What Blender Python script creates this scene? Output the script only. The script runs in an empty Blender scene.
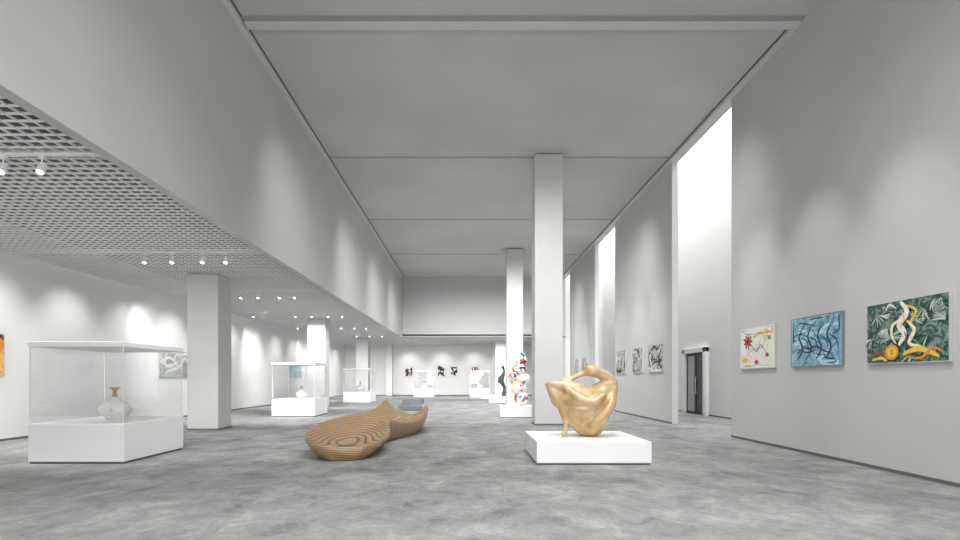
import bpy, bmesh, math, random
from mathutils import Vector, Matrix
S = bpy.context.scene
COL = S.collection
H = 1.4; F = 550.0; VX = 468.0; VY = 379.0

# ------------------------------------------------------------ materials
def new_mat(name):
    m = bpy.data.materials.new(name); m.use_nodes = True
    nt = m.node_tree; b = nt.nodes.get('Principled BSDF')
    return m, nt, b
def mat(name, col, rough=0.6, metal=0.0, scale=6.0, amt=0.04, bump=0.0, spec=0.4, coords='Object'):
    m, nt, b = new_mat(name)
    tc = nt.nodes.new('ShaderNodeTexCoord')
    n = nt.nodes.new('ShaderNodeTexNoise'); n.inputs['Scale'].default_value = scale; n.inputs['Detail'].default_value = 4
    nt.links.new(tc.outputs[coords], n.inputs['Vector'])
    r = nt.nodes.new('ShaderNodeValToRGB')
    r.color_ramp.elements[0].position = 0.3; r.color_ramp.elements[1].position = 0.7
    r.color_ramp.elements[0].color = [max(0, c*(1-amt)) for c in col]+[1]
    r.color_ramp.elements[1].color = [min(1, c*(1+amt)) for c in col]+[1]
    nt.links.new(n.outputs['Fac'], r.inputs['Fac'])
    nt.links.new(r.outputs['Color'], b.inputs['Base Color'])
    b.inputs['Roughness'].default_value = rough; b.inputs['Metallic'].default_value = metal
    b.inputs['Specular IOR Level'].default_value = spec
    if bump:
        bp = nt.nodes.new('ShaderNodeBump'); bp.inputs['Strength'].default_value = bump; bp.inputs['Distance'].default_value = 0.01
        nt.links.new(n.outputs['Fac'], bp.inputs['Height']); nt.links.new(bp.outputs['Normal'], b.inputs['Normal'])
    return m
def ramp_mat(name, stops, scale=3, detail=6, rough=0.6, dist=0.0, kind='noise', metal=0.0, constant=False):
    m, nt, b = new_mat(name)
    tc = nt.nodes.new('ShaderNodeTexCoord')
    if kind == 'voronoi':
        n = nt.nodes.new('ShaderNodeTexVoronoi'); n.inputs['Scale'].default_value = scale
        ns = nt.nodes.new('ShaderNodeTexNoise'); ns.inputs['Scale'].default_value = scale*1.5
        ad = nt.nodes.new('ShaderNodeMixRGB'); ad.blend_type = 'ADD'; ad.inputs[0].default_value = 0.25
        nt.links.new(tc.outputs['Object'], ad.inputs[1]); nt.links.new(ns.outputs['Color'], ad.inputs[2])
        nt.links.new(tc.outputs['Object'], ns.inputs['Vector'])
        nt.links.new(ad.outputs[0], n.inputs['Vector'])
        sep = nt.nodes.new('ShaderNodeSeparateColor'); nt.links.new(n.outputs['Color'], sep.inputs[0]); out = sep.outputs[0]
    else:
        n = nt.nodes.new('ShaderNodeTexNoise'); n.inputs['Scale'].default_value = scale; n.inputs['Detail'].default_value = detail
        n.inputs['Distortion'].default_value = dist
        nt.links.new(tc.outputs['Object'], n.inputs['Vector']); out = n.outputs['Fac']
    r = nt.nodes.new('ShaderNodeValToRGB')
    if constant: r.color_ramp.interpolation = 'CONSTANT'
    e = r.color_ramp.elements
    while len(e) < len(stops): e.new(0.5)
    for i, (p, c) in enumerate(stops):
        e[i].position = p; e[i].color = list(c)+[1]
    nt.links.new(out, r.inputs['Fac']); nt.links.new(r.outputs['Color'], b.inputs['Base Color'])
    b.inputs['Roughness'].default_value = rough; b.inputs['Metallic'].default_value = metal
    return m

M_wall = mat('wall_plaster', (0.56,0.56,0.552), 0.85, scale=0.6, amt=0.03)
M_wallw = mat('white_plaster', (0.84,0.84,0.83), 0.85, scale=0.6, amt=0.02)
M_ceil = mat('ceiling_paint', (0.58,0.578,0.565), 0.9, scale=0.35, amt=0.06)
M_trim = mat('trim_paint', (0.66,0.66,0.65), 0.7, scale=2, amt=0.02)
M_groove = mat('shadow_gap', (0.14,0.14,0.14), 0.8)
M_seam = mat('ceiling_seam', (0.38,0.38,0.38), 0.9)
M_void = mat('plenum_grey', (0.16,0.16,0.16), 0.9)
M_grid = mat('louvre_white', (0.85,0.85,0.84), 0.6, amt=0.02)
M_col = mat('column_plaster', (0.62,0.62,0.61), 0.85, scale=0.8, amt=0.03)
M_plinth = mat('plinth_lacquer', (0.92,0.92,0.92), 0.45, scale=2, amt=0.01)
M_dark = mat('dark_metal', (0.04,0.04,0.045), 0.45)
M_black = mat('black_glass', (0.02,0.02,0.022), 0.15)
M_slate = mat('slate_grey', (0.16,0.17,0.18), 0.6)

def floor_material():
    m, nt, b = new_mat('mottled_concrete')
    tc = nt.nodes.new('ShaderNodeTexCoord')
    def noise(sc, det, rough, dist, off=0, sx=1.0):
        mp = nt.nodes.new('ShaderNodeMapping'); mp.inputs['Location'].default_value = (off, off*1.7, 0)
        mp.inputs['Scale'].default_value = (sx, 1, 1)
        nt.links.new(tc.outputs['Object'], mp.inputs['Vector'])
        n = nt.nodes.new('ShaderNodeTexNoise'); n.inputs['Scale'].default_value = sc; n.inputs['Detail'].default_value = det
        n.inputs['Roughness'].default_value = rough; n.inputs['Distortion'].default_value = dist
        nt.links.new(mp.outputs[0], n.inputs['Vector']); return n
    a = noise(0.9, 8, 0.68, 0.4, 3, 1.3)
    c = noise(2.8, 7, 0.72, 0.9, 11, 1.3)
    d = noise(18, 4, 0.7, 0.0, 5)
    def madd(x, w):
        k = nt.nodes.new('ShaderNodeMath'); k.operation = 'MULTIPLY'; k.inputs[1].default_value = w
        nt.links.new(x, k.inputs[0]); return k.outputs[0]
    def add(x, y):
        k = nt.nodes.new('ShaderNodeMath'); k.operation = 'ADD'; nt.links.new(x, k.inputs[0]); nt.links.new(y, k.inputs[1]); return k.outputs[0]
    s = add(add(madd(a.outputs['Fac'], 0.50), madd(c.outputs['Fac'], 0.36)), madd(d.outputs['Fac'], 0.14))
    r = nt.nodes.new('ShaderNodeValToRGB'); e = r.color_ramp.elements
    e[0].position = 0.40; e[0].color = (0.155,0.158,0.157,1)
    e[1].position = 0.64; e[1].color = (0.46,0.46,0.453,1)
    x = e.new(0.46); x.color = (0.235,0.238,0.234,1)
    x = e.new(0.53); x.color = (0.300,0.302,0.296,1)
    nt.links.new(s, r.inputs['Fac']); nt.links.new(r.outputs['Color'], b.inputs['Base Color'])
    b.inputs['Roughness'].default_value = 0.6; b.inputs['Specular IOR Level'].default_value = 0.25
    bp = nt.nodes.new('ShaderNodeBump'); bp.inputs['Strength'].default_value = 0.2; bp.inputs['Distance'].default_value = 0.02
    nt.links.new(s, bp.inputs['Height']); nt.links.new(bp.outputs['Normal'], b.inputs['Normal'])
    return m
M_floor = floor_material()

def glass_material():
    m = bpy.data.materials.new('clear_display_glass'); m.use_nodes = True; nt = m.node_tree
    for n in list(nt.nodes): nt.nodes.remove(n)
    o = nt.nodes.new('ShaderNodeOutputMaterial'); t = nt.nodes.new('ShaderNodeBsdfTransparent'); t.inputs[0].default_value = (0.97,0.975,0.975,1)
    g = nt.nodes.new('ShaderNodeBsdfGlossy'); g.inputs['Roughness'].default_value = 0.03
    f = nt.nodes.new('ShaderNodeLayerWeight'); f.inputs['Blend'].default_value = 0.15
    k = nt.nodes.new('ShaderNodeMath'); k.operation = 'MULTIPLY_ADD'; k.inputs[1].default_value = 0.5; k.inputs[2].default_value = 0.08; k.use_clamp = True
    nt.links.new(f.outputs['Facing'], k.inputs[0])
    x = nt.nodes.new('ShaderNodeMixShader')
    nt.links.new(k.outputs[0], x.inputs[0]); nt.links.new(t.outputs[0], x.inputs[1]); nt.links.new(g.outputs[0], x.inputs[2])
    nt.links.new(x.outputs[0], o.inputs[0]); return m
M_glass = glass_material()
M_edge = mat('polished_glass_edge', (0.80,0.84,0.83), 0.2)
def emis(name, col, st):
    m, nt, b = new_mat(name)
    b.inputs['Base Color'].default_value = (*col,1); b.inputs['Emission Color'].default_value = (*col,1); b.inputs['Emission Strength'].default_value = st
    return m
M_sky = emis('skylight_diffuser', (1,1,1), 2.5)
M_lampface = emis('lamp_lens', (1,0.98,0.94), 5.0)

def wood_laminate():
    m, nt, b = new_mat('laminated_plywood')
    tc = nt.nodes.new('ShaderNodeTexCoord'); sp = nt.nodes.new('ShaderNodeSeparateXYZ')
    nt.links.new(tc.outputs['Object'], sp.inputs[0])
    k = nt.nodes.new('ShaderNodeMath'); k.operation = 'MULTIPLY'; k.inputs[1].default_value = 1/0.030
    nt.links.new(sp.outputs['Z'], k.inputs[0])
    fr = nt.nodes.new('ShaderNodeMath'); fr.operation = 'FRACT'; nt.links.new(k.outputs[0], fr.inputs[0])
    r = nt.nodes.new('ShaderNodeValToRGB'); e = r.color_ramp.elements
    e[0].position = 0.0; e[0].color = (0.12,0.062,0.025,1)
    e[1].position = 1.0; e[1].color = (0.12,0.062,0.025,1)
    for p, c in ((0.20,(0.16,0.088,0.038,1)),(0.34,(0.46,0.30,0.155,1)),(0.9,(0.54,0.37,0.205,1))):
        x = e.new(p); x.color = c
    nt.links.new(fr.outputs[0], r.inputs['Fac'])
    n = nt.nodes.new('ShaderNodeTexNoise'); n.inputs['Scale'].default_value = 5; nt.links.new(tc.outputs['Object'], n.inputs['Vector'])
    mx = nt.nodes.new('ShaderNodeMixRGB'); mx.blend_type = 'MULTIPLY'; mx.inputs[0].default_value = 0.3
    nt.links.new(r.outputs['Color'], mx.inputs[1]); nt.links.new(n.outputs['Fac'], mx.inputs[2])
    nt.links.new(mx.outputs[0], b.inputs['Base Color']); b.inputs['Roughness'].default_value = 0.38
    bp = nt.nodes.new('ShaderNodeBump'); bp.inputs['Strength'].default_value = 0.5; bp.inputs['Distance'].default_value = 0.01
    nt.links.new(r.outputs['Color'], bp.inputs['Height']); nt.links.new(bp.outputs['Normal'], b.inputs['Normal'])
    return m
M_lam = wood_laminate()

# ------------------------------------------------------------ mesh helpers
def mesh_obj(name, bm, mats, smooth=False, loc=(0,0,0)):
    me = bpy.data.meshes.new(name); bm.normal_update(); bm.to_mesh(me); bm.free()
    for m in (mats if isinstance(mats, (list,tuple)) else [mats]): me.materials.append(m)
    if smooth:
        for p in me.polygons: p.use_smooth = True
    o = bpy.data.objects.new(name, me); o.location = loc; COL.objects.link(o); return o
def add_box(bm, x0,x1,y0,y1,z0,z1, mi=0, bevel=0.0):
    vs = [bm.verts.new(p) for p in ((x0,y0,z0),(x1,y0,z0),(x1,y1,z0),(x0,y1,z0),(x0,y0,z1),(x1,y0,z1),(x1,y1,z1),(x0,y1,z1))]
    fs = []
    for q in ((3,2,1,0),(4,5,6,7),(0,1,5,4),(1,2,6,5),(2,3,7,6),(3,0,4,7)):
        f = bm.faces.new([vs[i] for i in q]); f.material_index = mi; fs.append(f)
    if bevel:
        es = list({e for f in fs for e in f.edges})
        bmesh.ops.bevel(bm, geom=es, offset=bevel, segments=2, affect='EDGES', profile=0.5)
def box(name, x0,x1,y0,y1,z0,z1, m, bevel=0.0, loc=(0,0,0)):
    bm = bmesh.new(); add_box(bm, x0,x1,y0,y1,z0,z1, 0, bevel); return mesh_obj(name, bm, m, loc=loc)
def struct(o): o['kind'] = 'structure'; return o
def thing(o, label, cat, group=None):
    o['label'] = label; o['category'] = cat
    if group: o['group'] = group
    return o
def empty(name, loc, rotz=0):
    o = bpy.data.objects.new(name, None); o.location = loc; o.rotation_euler = (0,0,rotz); o.empty_display_size = 0.2
    COL.objects.link(o); return o
def lathe(bm, prof, seg=40, cx=0, cy=0, wob=0.0, mi=0):
    rings = []
    for k,(r,z) in enumerate(prof):
        rings.append([bm.verts.new((cx+r*(1+wob*math.sin(3*a+k*0.3))*math.cos(a), cy+r*(1+wob*math.cos(2*a))*math.sin(a), z)) for a in [2*math.pi*i/seg for i in range(seg)]])
    for A,B in zip(rings, rings[1:]):
        for i in range(seg):
            f = bm.faces.new((A[i],A[(i+1)%seg],B[(i+1)%seg],B[i])); f.material_index = mi
    bm.faces.new(list(reversed(rings[0]))).material_index = mi; bm.faces.new(rings[-1]).material_index = mi
def catmull(pts, n=8):
    P = [tuple(pts[0])]+[tuple(p) for p in pts]+[tuple(pts[-1])]; out = []
    for i in range(1, len(P)-2):
        p0,p1,p2,p3 = P[i-1],P[i],P[i+1],P[i+2]
        for j in range(n):
            t = j/n
            out.append(tuple(0.5*((2*b)+(-a+c)*t+(2*a-5*b+4*c-d)*t*t+(-a+3*b-3*c+d)*t**3) for a,b,c,d in zip(p0,p1,p2,p3)))
    out.append(tuple(pts[-1])); return out
def blob(bm, c, r, rot=(0,0,0), sub=3):
    M = Matrix.Translation(c) @ Matrix.Rotation(rot[2],4,'Z') @ Matrix.Rotation(rot[1],4,'Y') @ Matrix.Rotation(rot[0],4,'X') @ Matrix.Diagonal((*r,1))
    bmesh.ops.create_icosphere(bm, subdivisions=sub, radius=1, matrix=M)
def chain(bm, pts, n=6):   # pts (x,y,z,r)
    for (x,y,z,r) in catmull(pts, n): blob(bm, (x,y,z), (r,r,r), sub=2)
def remeshed(name, bm, m, voxel, loc=(0,0,0), smooth=6):
    o = mesh_obj(name, bm, m, True, loc)
    r = o.modifiers.new('Remesh','REMESH'); r.mode = 'VOXEL'; r.voxel_size = voxel; r.use_smooth_shade = True
    s = o.modifiers.new('Smooth','SMOOTH'); s.iterations = smooth; s.factor = 0.6
    dg = bpy.context.evaluated_depsgraph_get(); me = bpy.data.meshes.new_from_object(o.evaluated_get(dg))
    o.modifiers.clear(); o.data = me
    zm = min(v.co.z for v in me.vertices)
    for v in me.vertices: v.co.z -= zm
    for p in me.polygons: p.use_smooth = True
    if not me.materials: me.materials.append(m)
    return o

# ------------------------------------------------------------ room shell
XL, XR, XO, XB = -10.5, 6.36, 9.16, -4.40
ZC, ZG, ZB = 8.26, 4.30, 4.17
Y0, YU, YE = -6.0, 37.0, 47.0
T = 0.19
struct(box('floor', XL-0.3, XO+0.3, Y0-0.3, YE+0.3, -0.2, 0, M_floor))
struct(box('wall_left', XL-0.25, XL, Y0, YE, 0, 5.2, M_wallw))
struct(box('wall_back', XL-0.25, XO+0.25, YE, YE+0.25, 0, 5.2, M_wallw))
struct(box('wall_front', XL-0.25, XO+0.25, Y0-0.25, Y0, 0, 11.9, M_wallw))
struct(box('wall_outer', XO, XO+0.25, Y0, YE, 0, 11.9, M_wallw))
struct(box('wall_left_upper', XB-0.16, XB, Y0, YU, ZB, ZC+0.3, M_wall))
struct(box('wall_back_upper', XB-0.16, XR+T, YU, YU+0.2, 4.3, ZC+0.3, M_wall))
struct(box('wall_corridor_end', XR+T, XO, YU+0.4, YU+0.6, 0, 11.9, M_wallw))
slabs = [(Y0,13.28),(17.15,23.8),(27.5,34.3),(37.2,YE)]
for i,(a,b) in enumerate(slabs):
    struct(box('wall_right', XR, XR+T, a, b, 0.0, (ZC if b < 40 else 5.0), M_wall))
    struct(box('baseboard_right', XR-0.012, XR, a, b, 0, 0.05, M_groove))
struct(box('wall_right_upper', XR, XR+T, Y0, YU+0.4, ZC+0.3, 11.9, M_wallw))
struct(box('baseboard_left', XL, XL+0.012, Y0, YE, 0, 0.05, M_groove))
struct(box('baseboard_back', XL+0.02, XR-0.02, YE-0.012, YE, 0, 0.05, M_groove))
struct(box('baseboard_outer', XO-0.012, XO, Y0, YU, 0, 0.05, M_groove))
struct(box('ceiling', XB, XR+T, Y0, YU, ZC, ZC+0.3, M_ceil))
struct(box('ceiling_low_back', XB-0.16, XR, YU, YE, 4.25, 4.4, M_ceil))
struct(box('ceiling_plenum', XL, XB-0.16, Y0, YE, 4.95, 5.15, M_void))
struct(box('window_1', XR+T, XO, Y0, YU+0.4, 11.7, 11.8, M_sky))
tn = [0]
def trim(x0,x1,y0,y1,z0,z1,m=M_trim):
    tn[0]+=1; return struct(box('trim_%d'%tn[0], x0,x1,y0,y1,z0,z1,m))
trim(XB, XB+0.10, Y0, YU, ZC-0.10, ZC)
trim(XB+0.10, XB+0.13, Y0, YU, ZC-0.02, ZC, M_groove)
trim(XR-0.10, XR+T, 10.7, YU, ZC-0.10, ZC)
trim(XR-0.13, XR-0.10, 10.7, YU, ZC-0.02, ZC, M_groove)
trim(XB+0.13, XR+T, 10.50, 10.68, ZC-0.08, ZC)
trim(XB+0.13, XR+T, 10.68, 10.71, ZC-0.02, ZC, M_seam)
trim(XB+0.13, XR+T, 10.38, 10.50, ZC-0.03, ZC, M_seam)
for y in (17.0, 23.6, 30.2):
    trim(XB+0.13, XR-0.13, y-0.025, y+0.025, ZC-0.02, ZC, M_seam)
trim(XB-0.16, XB, YU-0.02, YE, 4.17, 4.25)
def louvre():
    bm = bmesh.new(); x0,x1,y0,y1 = XL, XB-0.16, 2.0, YE
    st = 0.175; hw = 0.013; z0, z1 = ZG, ZG+0.02
    n = int((x1-x0)/st)
    for i in range(n+1): add_box(bm, x0+i*st-hw, x0+i*st+hw, y0, y1, z0, z1)
    n = int((y1-y0)/st)
    for i in range(n+1): add_box(bm, x0, x1, y0+i*st-hw, y0+i*st+hw, z0-0.001, z1)
    return mesh_obj('ceiling_louvre', bm, M_grid)
struct(louvre())
rows = (7.1, 12.6, 18.1, 23.6, 29.1, 34.6)
for y in rows:
    trim(XL, XB-0.16, y-0.03, y+0.03, ZG-0.02, ZG+0.06, M_grid)
trim(XB-0.24, XB-0.16, 2, YE, ZG-0.02, ZG+0.06, M_grid)
trim(XL, XL+0.08, 2, YE, ZG-0.02, ZG+0.06, M_grid)

M_pane = mat('grey_door_glass', (0.45,0.46,0.47), 0.2)
def door():
    y0, y1 = 20.9, 23.1; h = 2.62
    d = empty('door_1', (XO, (y0+y1)/2, 0)); d['kind'] = 'structure'
    w = (y1-y0)/2
    bm = bmesh.new()
    add_box(bm, -0.16,0,-w,-w+0.22,0,h,0,0.01); add_box(bm, -0.16,0,w-0.22,w,0,h,0,0.01); add_box(bm, -0.16,0,-w,w,h-0.18,h+0.02,0,0.01)
    f = mesh_obj('door_frame', bm, M_plinth); f.parent = d
    f['label'] = 'wide white door frame'
    for s in (-1,1):
        a, b = (-w+0.22, -0.01) if s < 0 else (0.01, w-0.22)
        bm = bmesh.new(); add_box(bm, -0.05,0,a,b,0.01,h-0.18,0)
        add_box(bm, -0.065,-0.05,a,a+0.09,0.01,h-0.18,1); add_box(bm, -0.065,-0.05,b-0.09,b,0.01,h-0.18,1)
        add_box(bm, -0.065,-0.05,a,b,h-0.28,h-0.18,1); add_box(bm, -0.065,-0.05,a,b,0.01,0.1,1)
        lf = mesh_obj('door_leaf', bm, [M_black if s < 0 else M_pane, M_dark]); lf.parent = d
        hb = bmesh.new(); yy = s*0.12
        add_box(hb, -0.12,-0.095,yy-0.015,yy+0.015,0.8,1.5,0,0.006)
        add_box(hb, -0.1,-0.064,yy-0.01,yy+0.01,0.85,0.88,0); add_box(hb, -0.1,-0.064,yy-0.01,yy+0.01,1.42,1.45,0)
        hd = mesh_obj('door_handle', hb, mat('brushed_steel',(0.6,0.6,0.6),0.3,1.0)); hd.parent = lf
door()

# ------------------------------------------------------------ columns
def column(x, y, top, w=0.85):
    bm = bmesh.new(); add_box(bm, 0,w,0,w,0,top,0,0.012)
    add_box(bm, -0.012,w+0.012,-0.012,w+0.012,0,0.04,1)
    o = mesh_obj('column', bm, [M_col, M_groove], loc=(x,y,0)); return o
for i,(y) in enumerate((15.1, 26.4, 37.8)):
    thing(column(-7.71, y, ZG-0.02), 'square white plaster column rising to the louvred ceiling', 'column', 'columns under the louvred ceiling')
thing(column(-6.7, 45.0, ZG-0.02, 0.5), 'slim white pillar standing close to the end wall', 'column')
for y in (16.7, 28.8):
    thing(column(2.03, y, ZC-0.03), 'tall square grey plaster column reaching the high ceiling', 'column', 'tall columns of the main hall')
thing(column(2.03, 40.9, 4.25), 'short square white column under the low rear ceiling', 'column')

# ------------------------------------------------------------ display cases
def vitrine(x, y, w=1.58, d=1.9, top=2.02, base=0.66):
    e = empty('display_case', (x+w/2, y+d/2, 0))
    a, b = w/2, d/2
    bm = bmesh.new(); add_box(bm, -a+0.02,a-0.02,-b+0.02,b-0.02,0,0.035,1); add_box(bm, -a,a,-b,b,0.035,base,0,0.006)
    p = mesh_obj('base', bm, [M_plinth, M_groove]); p.parent = e
    bm = bmesh.new(); a2, b2 = a-0.02, b-0.02
    C4 = [(-a2,-b2),(a2,-b2),(a2,b2),(-a2,b2)]
    for i in range(4):
        (p0,q0),(p1,q1) = C4[i], C4[(i+1)%4]
        vs = [bm.verts.new(v) for v in ((p0,q0,base),(p1,q1,base),(p1,q1,top-0.09),(p0,q0,top-0.09))]
        bm.faces.new(vs)
        add_box(bm, p0-0.006,p0+0.006,q0-0.006,q0+0.006,base,top-0.09,1)
    p = mesh_obj('glass', bm, [M_glass, M_edge]); p.parent = e; p['label'] = 'clear glass panes'
    bm = bmesh.new(); add_box(bm, -a,a,-b,b,top-0.09,top,0,0.008)
    p = mesh_obj('lid', bm, M_plinth); p.parent = e
    return e
for i,(x,y) in enumerate(((-7.25,9.06),(-7.25,20.3),(-7.25,31.9))):
    thing(vitrine(x,y), 'white display case with clear glass box and white lid', 'display case', 'glass display cases')
for x in (-4.1, 0.15):
    thing(vitrine(x, 41.5, 1.5, 1.5), 'white display case with clear glass box near end wall', 'display case', 'glass display cases')

M_porc = ramp_mat('crackled_porcelain', [(0.3,(0.80,0.79,0.76)),(0.5,(0.9,0.89,0.87)),(0.62,(0.86,0.84,0.8)),(0.72,(0.55,0.42,0.3))], 5, 5, 0.25)
M_neck = mat('copper_glaze', (0.52,0.30,0.16), 0.3, 0.3, amt=0.2)
def vase(x,y,z,s,label):
    e = empty('vase', (x,y,z))
    bm = bmesh.new()
    prof = [(0.13,0),(0.15,0.01),(0.14,0.03),(0.2,0.07),(0.255,0.14),(0.265,0.19),(0.24,0.25),(0.17,0.31),(0.10,0.35),(0.06,0.385),(0.045,0.41)]
    lathe(bm, [(r*s,h*s) for r,h in prof], 40, wob=0.02)
    b = mesh_obj('vase_body', bm, M_porc, True); b.parent = e
    bm = bmesh.new(); prof = [(0.045,0.41),(0.035,0.46),(0.035,0.51),(0.05,0.54),(0.085,0.565),(0.088,0.575),(0.06,0.575),(0.025,0.53)]
    lathe(bm, [(r*s,h*s) for r,h in prof], 32)
    n = mesh_obj('vase_neck', bm, M_neck, True); n.parent = e; n['label'] = 'brown glazed neck with flared rim'
    thing(e, label, 'vase')
vase(-6.42, 10.0, 0.662, 1.02, 'white bulbous vase with brown neck inside display case')
vase(-6.45, 21.3, 0.662, 0.8, 'small white round vase with brown neck in display case')
vase(-6.45, 32.9, 0.662, 1.0, 'pale round vase with narrow neck in glass case')
vase(-3.35, 42.3, 0.662, 1.0, 'pale vase in glass case near end wall')
vase(0.9, 42.3, 0.662, 0.9, 'pale vase in glass case near end wall')

# ------------------------------------------------------------ plinths
def plinth(x0,x1,y0,y1,h,label,m=M_plinth):
    bm = bmesh.new(); cx, cy = (x0+x1)/2, (y0+y1)/2; a, b = (x1-x0)/2, (y1-y0)/2
    add_box(bm, -a+0.03,a-0.03,-b+0.03,b-0.03,0,0.03,1); add_box(bm, -a,a,-b,b,0.03,h,0,0.006)
    o = mesh_obj('plinth', bm, [m, M_groove], loc=(cx,cy,0)); return thing(o, label, 'plinth')
plinth(1.12, 2.99, 8.95, 10.8, 0.38, 'large square low white plinth carrying the golden sculpture')
plinth(1.15, 2.35, 19.7, 21.0, 0.42, 'low white plinth carrying the colourful tall statue')
plinth(1.2, 2.2, 31.0, 32.4, 0.4, 'low white plinth carrying a dark slim statue')
plinth(0.9, 2.0, 37.5, 38.8, 0.3, 'low white plinth near the rear of the hall')
plinth(-3.6, -2.5, 30.0, 31.2, 0.3, 'low dark grey block seat on the floor', M_slate)
plinth(-3.1, -2.1, 24.3, 25.2, 0.20, 'low dark grey block seat behind the wooden bench', M_slate)

# ------------------------------------------------------------ golden sculpture
M_gold = ramp_mat('honey_lacquered_wood', [(0.25,(0.42,0.26,0.11)),(0.45,(0.60,0.42,0.22)),(0.62,(0.74,0.57,0.36)),(0.8,(0.90,0.80,0.64))], 2.0, 3, 0.24, 1.2, metal=0.1)
def golden():
    bm = bmesh.new()
    blob(bm, (0.05,0,0.66), (0.54,0.36,0.26))
    blob(bm, (0.05,0,0.50), (0.49,0.34,0.28))
    blob(bm, (0.08,0,0.34), (0.40,0.30,0.25))
    blob(bm, (0.11,0,0.18), (0.29,0.24,0.17))
    blob(bm, (0.12,0,0.07), (0.22,0.19,0.07))
    blob(bm, (0.36,0.02,0.74), (0.25,0.28,0.24))
    chain(bm, [(0.47,0,0.74,0.14),(0.52,0,0.90,0.12),(0.45,0,1.04,0.11),(0.30,-0.02,1.12,0.10),(0.12,-0.03,1.17,0.08)], 8)
    blob(bm, (0.17,-0.04,1.17), (0.17,0.12,0.11), (0,0.2,0))
    chain(bm, [(0.08,-0.03,1.14,0.06),(-0.06,-0.03,1.10,0.05),(-0.20,-0.02,1.03,0.055),(-0.34,0,0.96,0.08),(-0.34,0,0.84,0.10)], 8)
    chain(bm, [(-0.10,-0.1,0.84,0.12),(-0.32,-0.08,0.89,0.11),(-0.50,-0.05,0.92,0.08),(-0.64,-0.02,0.93,0.045)], 8)
    chain(bm, [(-0.60,-0.02,0.90,0.06),(-0.50,0,0.78,0.12),(-0.40,0,0.64,0.16)], 8)
    chain(bm, [(-0.38,-0.08,0.60,0.10),(-0.35,-0.09,0.42,0.075),(-0.32,-0.10,0.25,0.055),(-0.33,-0.13,0.10,0.045),(-0.37,-0.17,0.04,0.04)], 8)
    chain(bm, [(0.50,-0.12,0.80,0.10),(0.42,-0.31,0.55,0.09),(0.26,-0.34,0.36,0.08),(0.10,-0.28,0.20,0.06)], 8)
    chain(bm, [(-0.30,-0.18,0.84,0.07),(-0.12,-0.34,0.70,0.075),(0.10,-0.39,0.63,0.07),(0.28,-0.36,0.74,0.06)], 8)
    o = remeshed('abstract_sculpture', bm, M_gold, 0.018, (2.05,9.85,0.38), 7)
    thing(o, 'polished honey coloured abstract curled figure sculpture on white plinth', 'sculpture')
golden()

M_multi = ramp_mat('painted_patchwork', [(0.0,(0.85,0.84,0.82)),(0.42,(0.72,0.06,0.05)),(0.54,(0.85,0.84,0.82)),(0.66,(0.03,0.03,0.04)),(0.84,(0.12,0.25,0.42)),(0.9,(0.85,0.6,0.2))], 7, kind='voronoi', rough=0.3, constant=True)
def multi_statue():
    bm = bmesh.new()
    blob(bm, (0.05,0,0.25),(0.27,0.22,0.28)); blob(bm, (-0.05,0,0.62),(0.3,0.24,0.28)); blob(bm, (0.1,0,0.95),(0.27,0.22,0.25))
    blob(bm, (-0.02,0,1.3),(0.28,0.22,0.24)); blob(bm, (0.06,0,1.62),(0.22,0.17,0.2)); blob(bm, (-0.28,-0.05,1.1),(0.15,0.12,0.18))
    chain(bm, [(0.1,0,1.6,0.14),(0.12,0,1.82,0.10),(0.05,0,1.92,0.07)],6)
    chain(bm, [(-0.2,0,0.8,0.1),(-0.38,0,0.95,0.09),(-0.32,0,1.25,0.08)],6)
    o = remeshed('patterned_statue', bm, M_multi, 0.03, (1.92,20.3,0.42), 4)
    thing(o, 'tall lumpy statue painted white, red, black and blue', 'sculpture')
multi_statue()
M_green = mat('dark_green_bronze', (0.07,0.10,0.08), 0.4, 0.3, amt=0.4)
def slim_statue():
    bm = bmesh.new()
    chain(bm, [(0.08,0,0.03,0.14),(0.12,0,0.4,0.1),(-0.05,0,0.8,0.15),(0.04,0,1.15,0.12),(0.1,0,1.4,0.07),(0.02,0,1.6,0.1)],6)
    chain(bm, [(0,0,1.1,0.08),(-0.2,0,0.95,0.06),(-0.22,0,0.7,0.05)],6)
    o = remeshed('slim_statue', bm, M_green, 0.03, (1.98,31.7,0.40), 4)
    thing(o, 'slim dark green bronze figure statue on low plinth', 'sculpture')
slim_statue()

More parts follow.
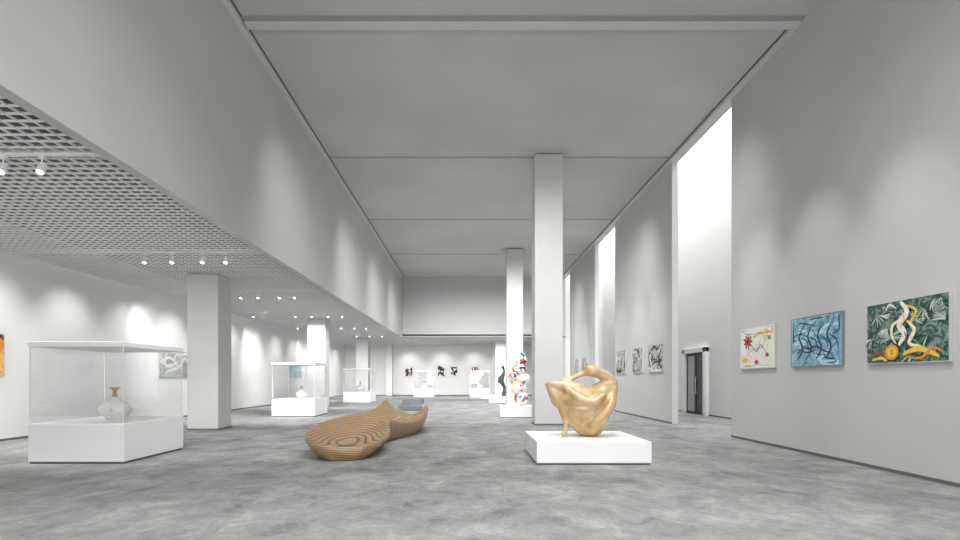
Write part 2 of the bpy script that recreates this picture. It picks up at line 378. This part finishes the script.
# ------------------------------------------------------------ laminated wood bench
def bench():
    # x, y, halfwidth, rim left, centre, rim right
    K = [(-2.10,9.40,0.34,0.26,0.24,0.25),(-2.16,9.62,0.58,0.34,0.24,0.30),(-2.26,10.2,0.74,0.44,0.22,0.36),(-2.28,10.9,0.74,0.52,0.24,0.42),
         (-2.24,11.5,0.60,0.58,0.32,0.50),(-2.10,12.1,0.44,0.64,0.42,0.54),(-1.88,12.8,0.38,0.70,0.48,0.44),(-1.68,13.6,0.42,0.88,0.46,0.40),
         (-1.60,14.5,0.50,0.74,0.36,0.56),(-1.60,15.4,0.48,0.60,0.34,0.68),(-1.66,16.2,0.36,0.50,0.36,0.52),(-1.70,16.6,0.18,0.38,0.32,0.38)]
    P = catmull(K, 12); n = len(P); bm = bmesh.new(); rings = []
    for i,p in enumerate(P):
        a = P[max(0,i-1)]; b = P[min(n-1,i+1)]; d = Vector((b[0]-a[0], b[1]-a[1])); d.normalize(); nr = Vector((d.y,-d.x))
        w, hl, hc, hr = p[2], p[3], p[4], p[5]
        sec = []
        for (u,zf) in ((-0.60,0),(-0.74,0.2),(-0.89,0.45),(-1.0,0.74),(-1.0,0.90),(-0.96,0.98)): sec.append((u*w, hl*zf))
        for k in range(0,25):
            t = -1+2*k/24; u = 0.90*t
            hh = hl if t < 0 else hr
            sec.append((u*w, hc+(hh-hc)*abs(t)**1.6))
        for (u,zf) in ((0.96,0.98),(1.0,0.90),(1.0,0.74),(0.89,0.45),(0.74,0.2),(0.60,0)): sec.append((u*w, hr*zf))
        rings.append([bm.verts.new((p[0]+nr.x*u, p[1]+nr.y*u, z)) for u,z in sec])
    m = len(rings[0])
    for A,B in zip(rings, rings[1:]):
        for j in range(m): bm.faces.new((A[j],B[j],B[(j+1)%m],A[(j+1)%m]))
    for R,rev in ((rings[0],False),(rings[-1],True)):
        bm.faces.new(R if not rev else R[::-1])
    bmesh.ops.recalc_face_normals(bm, faces=bm.faces)
    for v in bm.verts: v.co.x += 1.9; v.co.y -= 12
    o = mesh_obj('wooden_bench', bm, M_lam, True, (-1.9,12,0))
    thing(o, 'sinuous laminated plywood sculptural bench with wavy rims', 'bench')
bench()

# ------------------------------------------------------------ paintings
random.seed(4)
C = {}
def paint(c):
    if c not in C: C[c] = mat('paint_%02d'%len(C), c, 0.6, scale=12, amt=0.12)
    return C[c]
BLACK=(0.02,0.02,0.025); RED=(0.55,0.05,0.03); YEL=(0.85,0.55,0.08); ORG=(0.75,0.30,0.04); WHT=(0.85,0.84,0.8); GRN=(0.10,0.22,0.12); DG=(0.02,0.07,0.06)
NAVY=(0.02,0.06,0.16); SKY=(0.35,0.62,0.72); TEAL=(0.08,0.3,0.38); GREY=(0.35,0.37,0.37); PALE=(0.45,0.58,0.52); BRN=(0.22,0.11,0.05); CRM=(0.9,0.82,0.6)
M_fw = mat('frame_offwhite', (0.55,0.55,0.54), 0.6)
def painting(loc, rotz, w, h, bg, strokes, label, frame=None, deep=0.045):
    frame = frame or M_fw
    e = empty('painting', loc, rotz)
    bm = bmesh.new(); mats = [bg]; idx = {}
    add_box(bm, -w/2,w/2,-deep+0.005,-0.002,-h/2,h/2,0)
    lay = 0
    def mi(c):
        if c not in idx: idx[c] = len(mats); mats.append(paint(c))
        return idx[c]
    for st in strokes:
        lay += 1; y = -deep+0.004-0.00012*lay
        if st[0] == 'd':
            _,u,v,ru,rv,c = st[:6]; rot = st[6] if len(st) > 6 else 0
            vs = []
            for k in range(20):
                a = 2*math.pi*k/20; px = ru*math.cos(a)*w; pz = rv*math.sin(a)*h
                X = (u-0.5)*w + px*math.cos(rot)-pz*math.sin(rot); Z = (v-0.5)*h + px*math.sin(rot)+pz*math.cos(rot)
                vs.append(bm.verts.new((max(-w/2,min(w/2,X)), y, max(-h/2,min(h/2,Z)))))
            f = bm.faces.new(vs); f.material_index = mi(c)
        else:
            _,pts,wd,c = st
            P = catmull(pts, 7); L = []; R = []
            for i,p in enumerate(P):
                a = P[max(0,i-1)]; b = P[min(len(P)-1,i+1)]
                d = Vector(((b[0]-a[0])*w,(b[1]-a[1])*h))
                if d.length < 1e-6: d = Vector((1,0))
                d.normalize(); tt = i/(len(P)-1); ww = wd*(0.35+0.65*math.sin(math.pi*tt))*0.5
                for s,arr in ((1,L),(-1,R)):
                    X = (p[0]-0.5)*w - s*d.y*ww; Z = (p[1]-0.5)*h + s*d.x*ww
                    arr.append(bm.verts.new((max(-w/2,min(w/2,X)), y, max(-h/2,min(h/2,Z)))))
            for i in range(len(P)-1):
                try:
                    f = bm.faces.new((L[i],R[i],R[i+1],L[i+1])); f.material_index = mi(c)
                except: pass
    cv = mesh_obj('canvas', bm, mats); cv.parent = e
    bm = bmesh.new(); t = 0.012
    add_box(bm, -w/2-t,-w/2,-deep,0,-h/2-t,h/2+t); add_box(bm, w/2,w/2+t,-deep,0,-h/2-t,h/2+t)
    add_box(bm, -w/2,w/2,-deep,0,-h/2-t,-h/2); add_box(bm, -w/2,w/2,-deep,0,h/2,h/2+t)
    fr = mesh_obj('picture_frame', bm, frame); fr.parent = e
    thing(e, label, 'painting'); return e
def scrib(n, cols, wd=(0.01,0.03), k=5, step=0.22, box_=(0.05,0.95,0.05,0.95)):
    out = []
    for _ in range(n):
        u = random.uniform(box_[0],box_[1]); v = random.uniform(box_[2],box_[3]); a = random.uniform(0,6.28); pts = [(u,v)]
        for _ in range(k):
            a += random.uniform(-1.3,1.3); u = min(box_[1],max(box_[0],u+step*math.cos(a))); v = min(box_[3],max(box_[2],v+step*math.sin(a))); pts.append((u,v))
        out.append(('l',pts,random.uniform(*wd),random.choice(cols)))
    return out
ZP = (1.64+2.55)/2; HP = 0.9
bg_cream = ramp_mat('canvas_cream', [(0.3,(0.85,0.82,0.68)),(0.5,(0.82,0.83,0.8)),(0.65,(0.75,0.8,0.66)),(0.8,(0.85,0.62,0.3))], 3.5, 4, 0.7, 1)
bg_blue = ramp_mat('canvas_blue', [(0.3,(0.08,0.22,0.32)),(0.45,(0.22,0.42,0.52)),(0.58,(0.34,0.56,0.64)),(0.72,(0.14,0.34,0.46))], 4, 6, 0.6, 2)
bg_green = ramp_mat('canvas_green', [(0.3,(0.015,0.04,0.035)),(0.5,(0.05,0.12,0.10)),(0.6,(0.25,0.36,0.31)),(0.72,(0.04,0.09,0.08))], 7, 6, 0.6, 2)
bg_bw = ramp_mat('canvas_monochrome', [(0.3,(0.75,0.76,0.74)),(0.48,(0.5,0.52,0.5)),(0.53,(0.05,0.06,0.06)),(0.66,(0.7,0.7,0.68))], 6, 6, 0.6, 2)
st = scrib(8,[BRN,(0.3,0.35,0.2),(0.4,0.35,0.3)],(0.006,0.014)) + scrib(5,[YEL,ORG,(0.5,0.6,0.2)],(0.02,0.04),2)
for k in range(9):
    a = k*0.7; st.append(('d',0.24+0.07*math.cos(a),0.66+0.09*math.sin(a),0.07,0.035,BRN,a))
st += [('d',0.24,0.66,0.08,0.10,RED),('d',0.24,0.66,0.035,0.045,BLACK),('d',0.8,0.3,0.05,0.05,RED),('d',0.7,0.82,0.05,0.04,YEL),('d',0.15,0.2,0.09,0.06,YEL),('d',0.5,0.14,0.06,0.05,RED),('d',0.86,0.7,0.04,0.05,(0.2,0.4,0.2))]
st += [('l',[(0.3,0.62),(0.5,0.4),(0.62,0.55),(0.8,0.32)],0.02,BLACK)]
painting((XR,(12.77+11.32)/2,ZP), -math.pi/2, 1.42, HP, bg_cream, st, 'unframed cream abstract painting with red flower and yellow marks')
st = scrib(9,[SKY,(0.5,0.72,0.78)],(0.04,0.09),4) + scrib(9,[NAVY,TEAL,TEAL],(0.015,0.04),4,0.18) + scrib(7,[NAVY,BLACK],(0.01,0.02),4,0.15)
for u in (0.22,0.4,0.6,0.78):
    st += [('l',[(u-0.08,0.12),(u+0.03,0.35),(u-0.04,0.6),(u+0.05,0.85)],0.05,NAVY),('d',u+0.05,0.82,0.03,0.045,TEAL),('l',[(u,0.6),(u+0.12,0.5),(u+0.16,0.3)],0.03,NAVY)]
painting((XR,(10.76+9.28)/2,ZP), -math.pi/2, 1.45, HP, bg_blue, st, 'blue abstract painting with dark navy figure-like strokes', mat('frame_slate',(0.2,0.24,0.27)))
st = []
for _ in range(30):
    u, v = random.random(), random.random(); a0 = random.uniform(0,6.28)
    for j in range(7):
        a = a0+(j-3)*0.22; L = 0.15
        st.append(('l',[(u,v),(u+L*0.5*math.cos(a),v+L*0.6*math.sin(a)),(u+L*math.cos(a+0.15),v+L*1.2*math.sin(a+0.15))],0.022,random.choice([PALE,GREY,GRN,DG,DG,(0.6,0.68,0.62)])))
st += [('l',[(0.47,0.98),(0.55,0.8),(0.46,0.62),(0.52,0.45),(0.45,0.28)],0.11,WHT),('l',[(0.53,0.92),(0.66,0.8),(0.60,0.62),(0.66,0.52)],0.05,YEL),
       ('l',[(0.5,0.7),(0.38,0.62),(0.36,0.45),(0.42,0.3)],0.05,CRM),('l',[(0.55,0.66),(0.64,0.5),(0.58,0.3),(0.72,0.24)],0.06,CRM),
       ('l',[(0.42,0.88),(0.33,0.96),(0.28,0.86)],0.03,WHT),('l',[(0.06,0.10),(0.2,0.16),(0.35,0.10)],0.06,BRN),('l',[(0.5,0.12),(0.7,0.20),(0.92,0.07)],0.08,YEL),
       ('d',0.36,0.17,0.09,0.13,ORG),('d',0.36,0.17,0.06,0.09,YEL),('d',0.36,0.17,0.03,0.05,ORG),
       ('l',[(0.56,0.08),(0.72,0.06),(0.85,0.2),(0.95,0.14)],0.04,ORG),('l',[(0.10,0.05),(0.22,0.08),(0.30,0.03)],0.05,YEL),
       ('l',[(0.48,0.85),(0.52,0.7),(0.47,0.55)],0.025,YEL),('l',[(0.52,0.5),(0.55,0.35),(0.52,0.2)],0.02,BRN)]
painting((XR,(8.72+7.21)/2,ZP), -math.pi/2, 1.48, HP, bg_green, st, 'dark green foliage painting with white form and orange shapes')
for (ya,yb) in ((23.4,22.1),(21.1,20.0),(19.3,17.85)):
    st = scrib(7,[BLACK,DG],(0.05,0.12),4) + scrib(7,[WHT,GREY],(0.03,0.08),4)
    painting((XR,(ya+yb)/2,ZP), -math.pi/2, ya-yb, HP, bg_bw, st, 'black and white abstract painting on tall wall slab')
for (ya,yb,c) in ((32.6,31.4,BRN),(30.4,29.2,BLACK)):
    painting((XR,(ya+yb)/2,ZP), -math.pi/2, ya-yb, HP, bg_bw, scrib(6,[c,GREY],(0.05,0.12),4), 'small dark abstract painting on far wall slab')
LW = math.pi/2
bg_or = ramp_mat('canvas_orange', [(0.3,(0.8,0.3,0.05)),(0.5,(0.85,0.6,0.2)),(0.7,(0.4,0.1,0.05))], 4, 4, 0.6, 1)
painting((XL,11.75,1.95), LW, 1.3, 0.9, bg_or, scrib(8,[ORG,YEL,BRN],(0.04,0.1)), 'orange and yellow abstract painting on long white wall')
painting((XL,19.6,1.93), LW, 1.9, 0.9, bg_bw, scrib(14,[WHT,WHT,GREY,PALE],(0.05,0.14)), 'pale grey abstract landscape painting on long white wall')
painting((XL,23.6,1.93), LW, 1.4, 0.9, bg_bw, scrib(9,[WHT,GREY,RED],(0.03,0.1)), 'pale grey and red abstract painting on long wall')
painting((XL,33.4,1.9), LW, 2.4, 0.85, bg_blue, scrib(9,[WHT,PALE,SKY],(0.05,0.12)), 'wide pale blue abstract painting on long white wall')
painting((XL,38.5,1.9), LW, 1.6, 0.85, bg_cream, scrib(9,[WHT,RED,BLACK],(0.03,0.1)), 'cream abstract painting with red strokes on long wall')
bg_w = mat('canvas_white', (0.8,0.8,0.78), 0.7)
for x,w,h,c in ((-5.05,0.8,1.0,[BLACK,BLACK,RED]),(-2.25,0.9,1.1,[BLACK,BLACK]),(-1.2,0.7,0.9,[BLACK,GREY]),(0.6,0.8,0.9,[RED,BLACK]),(2.6,0.8,0.9,[GREY,BLACK])):
    painting((x,YE,2.05), 0, w, h, bg_w, scrib(9,c,(0.08,0.18),4,0.2,(0.2,0.8,0.15,0.85)), 'white canvas with bold black brush strokes on end wall')

# ------------------------------------------------------------ track spotlights
def track_head(x,y):
    e = empty('spotlight', (x,y,ZG-0.02))
    bm = bmesh.new(); add_box(bm, -0.04,0.04,-0.02,0.02,-0.03,0); lathe(bm, [(0.010,-0.09),(0.010,-0.03)], 10)
    s = mesh_obj('mount', bm, M_grid); s.parent = e
    M = Matrix.Translation((0,0,-0.15)) @ Matrix.Rotation(math.radians(-26),4,'X') @ Matrix.Scale(0.9,4)
    bm = bmesh.new(); lathe(bm, [(0.050,-0.09),(0.055,-0.06),(0.055,0.05),(0.045,0.06)], 18)
    bmesh.ops.transform(bm, matrix=M, verts=bm.verts)
    h = mesh_obj('lamp_head', bm, M_grid, False); h.parent = e
    bm = bmesh.new(); lathe(bm, [(0.044,-0.096),(0.044,-0.091)], 16)
    bmesh.ops.transform(bm, matrix=M, verts=bm.verts)
    l = mesh_obj('lamp_lens', bm, M_lampface); l.parent = e
    thing(e, 'small white cylindrical spotlight hanging from ceiling track', 'spotlight', 'track spotlights under louvred ceiling')
    return [e,s,h,l]
proto = None
XS = {7.1:(-5.5,-6.0,-8.6), 12.6:(-7.4,-6.77,-6.07,-5.54), 18.1:(-7.46,-6.9,-6.2,-5.7), 23.6:(-9.2,-7.4,-6.7,-6.0,-5.4), 29.1:(-9,-7.4,-6.7,-6.0,-5.4), 34.6:(-9,-7.0,-6.2,-5.4)}
for y,xs in XS.items():
    for x in xs:
        if proto is None: proto = track_head(x,y); continue
        e = proto[0].copy(); e.location = (x,y,ZG-0.02); COL.objects.link(e)
        for c in proto[1:]:
            k = c.copy(); k.parent = e; COL.objects.link(k)

# ------------------------------------------------------------ lights
def spot(p, t, power, ang, blend=0.9, r=0.06, col=(1,0.99,0.97)):
    d = bpy.data.lights.new('gallery_spot','SPOT'); d.energy = power; d.spot_size = math.radians(ang); d.spot_blend = blend; d.shadow_soft_size = r; d.color = col
    o = bpy.data.objects.new('gallery_spot', d); o.location = p
    o.rotation_euler = (Vector(t)-Vector(p)).to_track_quat('-Z','Y').to_euler(); COL.objects.link(o); return o
def area(p, t, sx, sy, power, spread=180):
    d = bpy.data.lights.new('soft_light','AREA'); d.shape = 'RECTANGLE'; d.size = sx; d.size_y = sy; d.energy = power; d.spread = math.radians(spread)
    o = bpy.data.objects.new('soft_light', d); o.location = p
    o.rotation_euler = (Vector(t)-Vector(p)).to_track_quat('-Z','Y').to_euler(); COL.objects.link(o); return o
area((0,-5.5,2.4), (0.0,14,1.4), 13, 3.6, 600, 150)  # added broad fill behind the camera
area((1,4.5,8.15), (1,4.501,0), 6.5, 7, 470, 120)  # added downward fill above the frame, without a ceiling luminaire
for y,pw in ((11.5,330),(18.2,480),(24.0,470),(30.0,440)):  # added hall fill strips, turned away from the camera to stay unseen
    area((1,y,7.85), (1,y+4.0,7.85-6.4), 8, 0.6, pw, 110)
for y in (9.0, 17.0, 25.5, 33.5, 40.5):  # unseen strips added to brighten the space under the louvres
    area((-7.4,y,4.0), (-7.4,y+2.0,4.0-2.6), 5.4, 0.3, 175, 110)
area((-6.2,2.0,4.1), (-6.2,2.001,0), 4, 5, 120, 120)  # extra out-of-frame fill added over the near louvred bay
area((1,39.0,4.05), (1,41,1.45), 9, 0.3, 300, 110)  # added strip brightening the low rear zone, its back to the camera
area((7.85,17,11.6), (7.85,17.001,0), 2.4, 40, 600)
for y in (5.0,8.0,10.0,12.05,14.4,17,19.5,22,24.5,27,30,33,36,40,43.5):
    spot((-8.9,y,4.2), (-10.5,y,1.8), 115, 90)
for y in (7.96,10.0,12.05):
    spot((4.2,y,7.0), (6.36,y,2.3), 300, 44, 1.0)
for y in (18.5,20.6,22.7,30,32):
    spot((4.6,y,6.5), (6.36,y,2.3), 180, 44, 1.0)
for x in (-5,-2.2,0.5,3):
    spot((x,45.4,4.1), (x,47,1.9), 100, 90)
for y in (10,21.2,32.8):
    spot((-6.4,y,4.15), (-6.45,y,0.6), 60, 60)
spot((2.2,8.2,8.0), (2.05,9.9,0.8), 300, 26)
spot((1.8,19.0,8.0), (1.8,20.3,0.8), 160, 24)

w = bpy.data.worlds.new('world'); S.world = w; w.use_nodes = True
w.node_tree.nodes['Background'].inputs[0].default_value = (0.9,0.93,0.96,1); w.node_tree.nodes['Background'].inputs[1].default_value = 0.5

# ------------------------------------------------------------ camera
cd = bpy.data.cameras.new('camera'); cam = bpy.data.objects.new('camera', cd); COL.objects.link(cam)
cam.location = (0,0,H); cam.rotation_euler = (math.radians(90),0,0)
cd.sensor_width = 36; cd.sensor_fit = 'HORIZONTAL'; cd.lens = F/960*36
cd.shift_x = (480-VX)/960; cd.shift_y = (VY-270)/960; cd.clip_end = 200; cd.clip_start = 0.05
S.camera = cam
try:
    S.view_settings.view_transform = 'Standard'; S.view_settings.look = 'None'
except Exception as ex: print(ex)
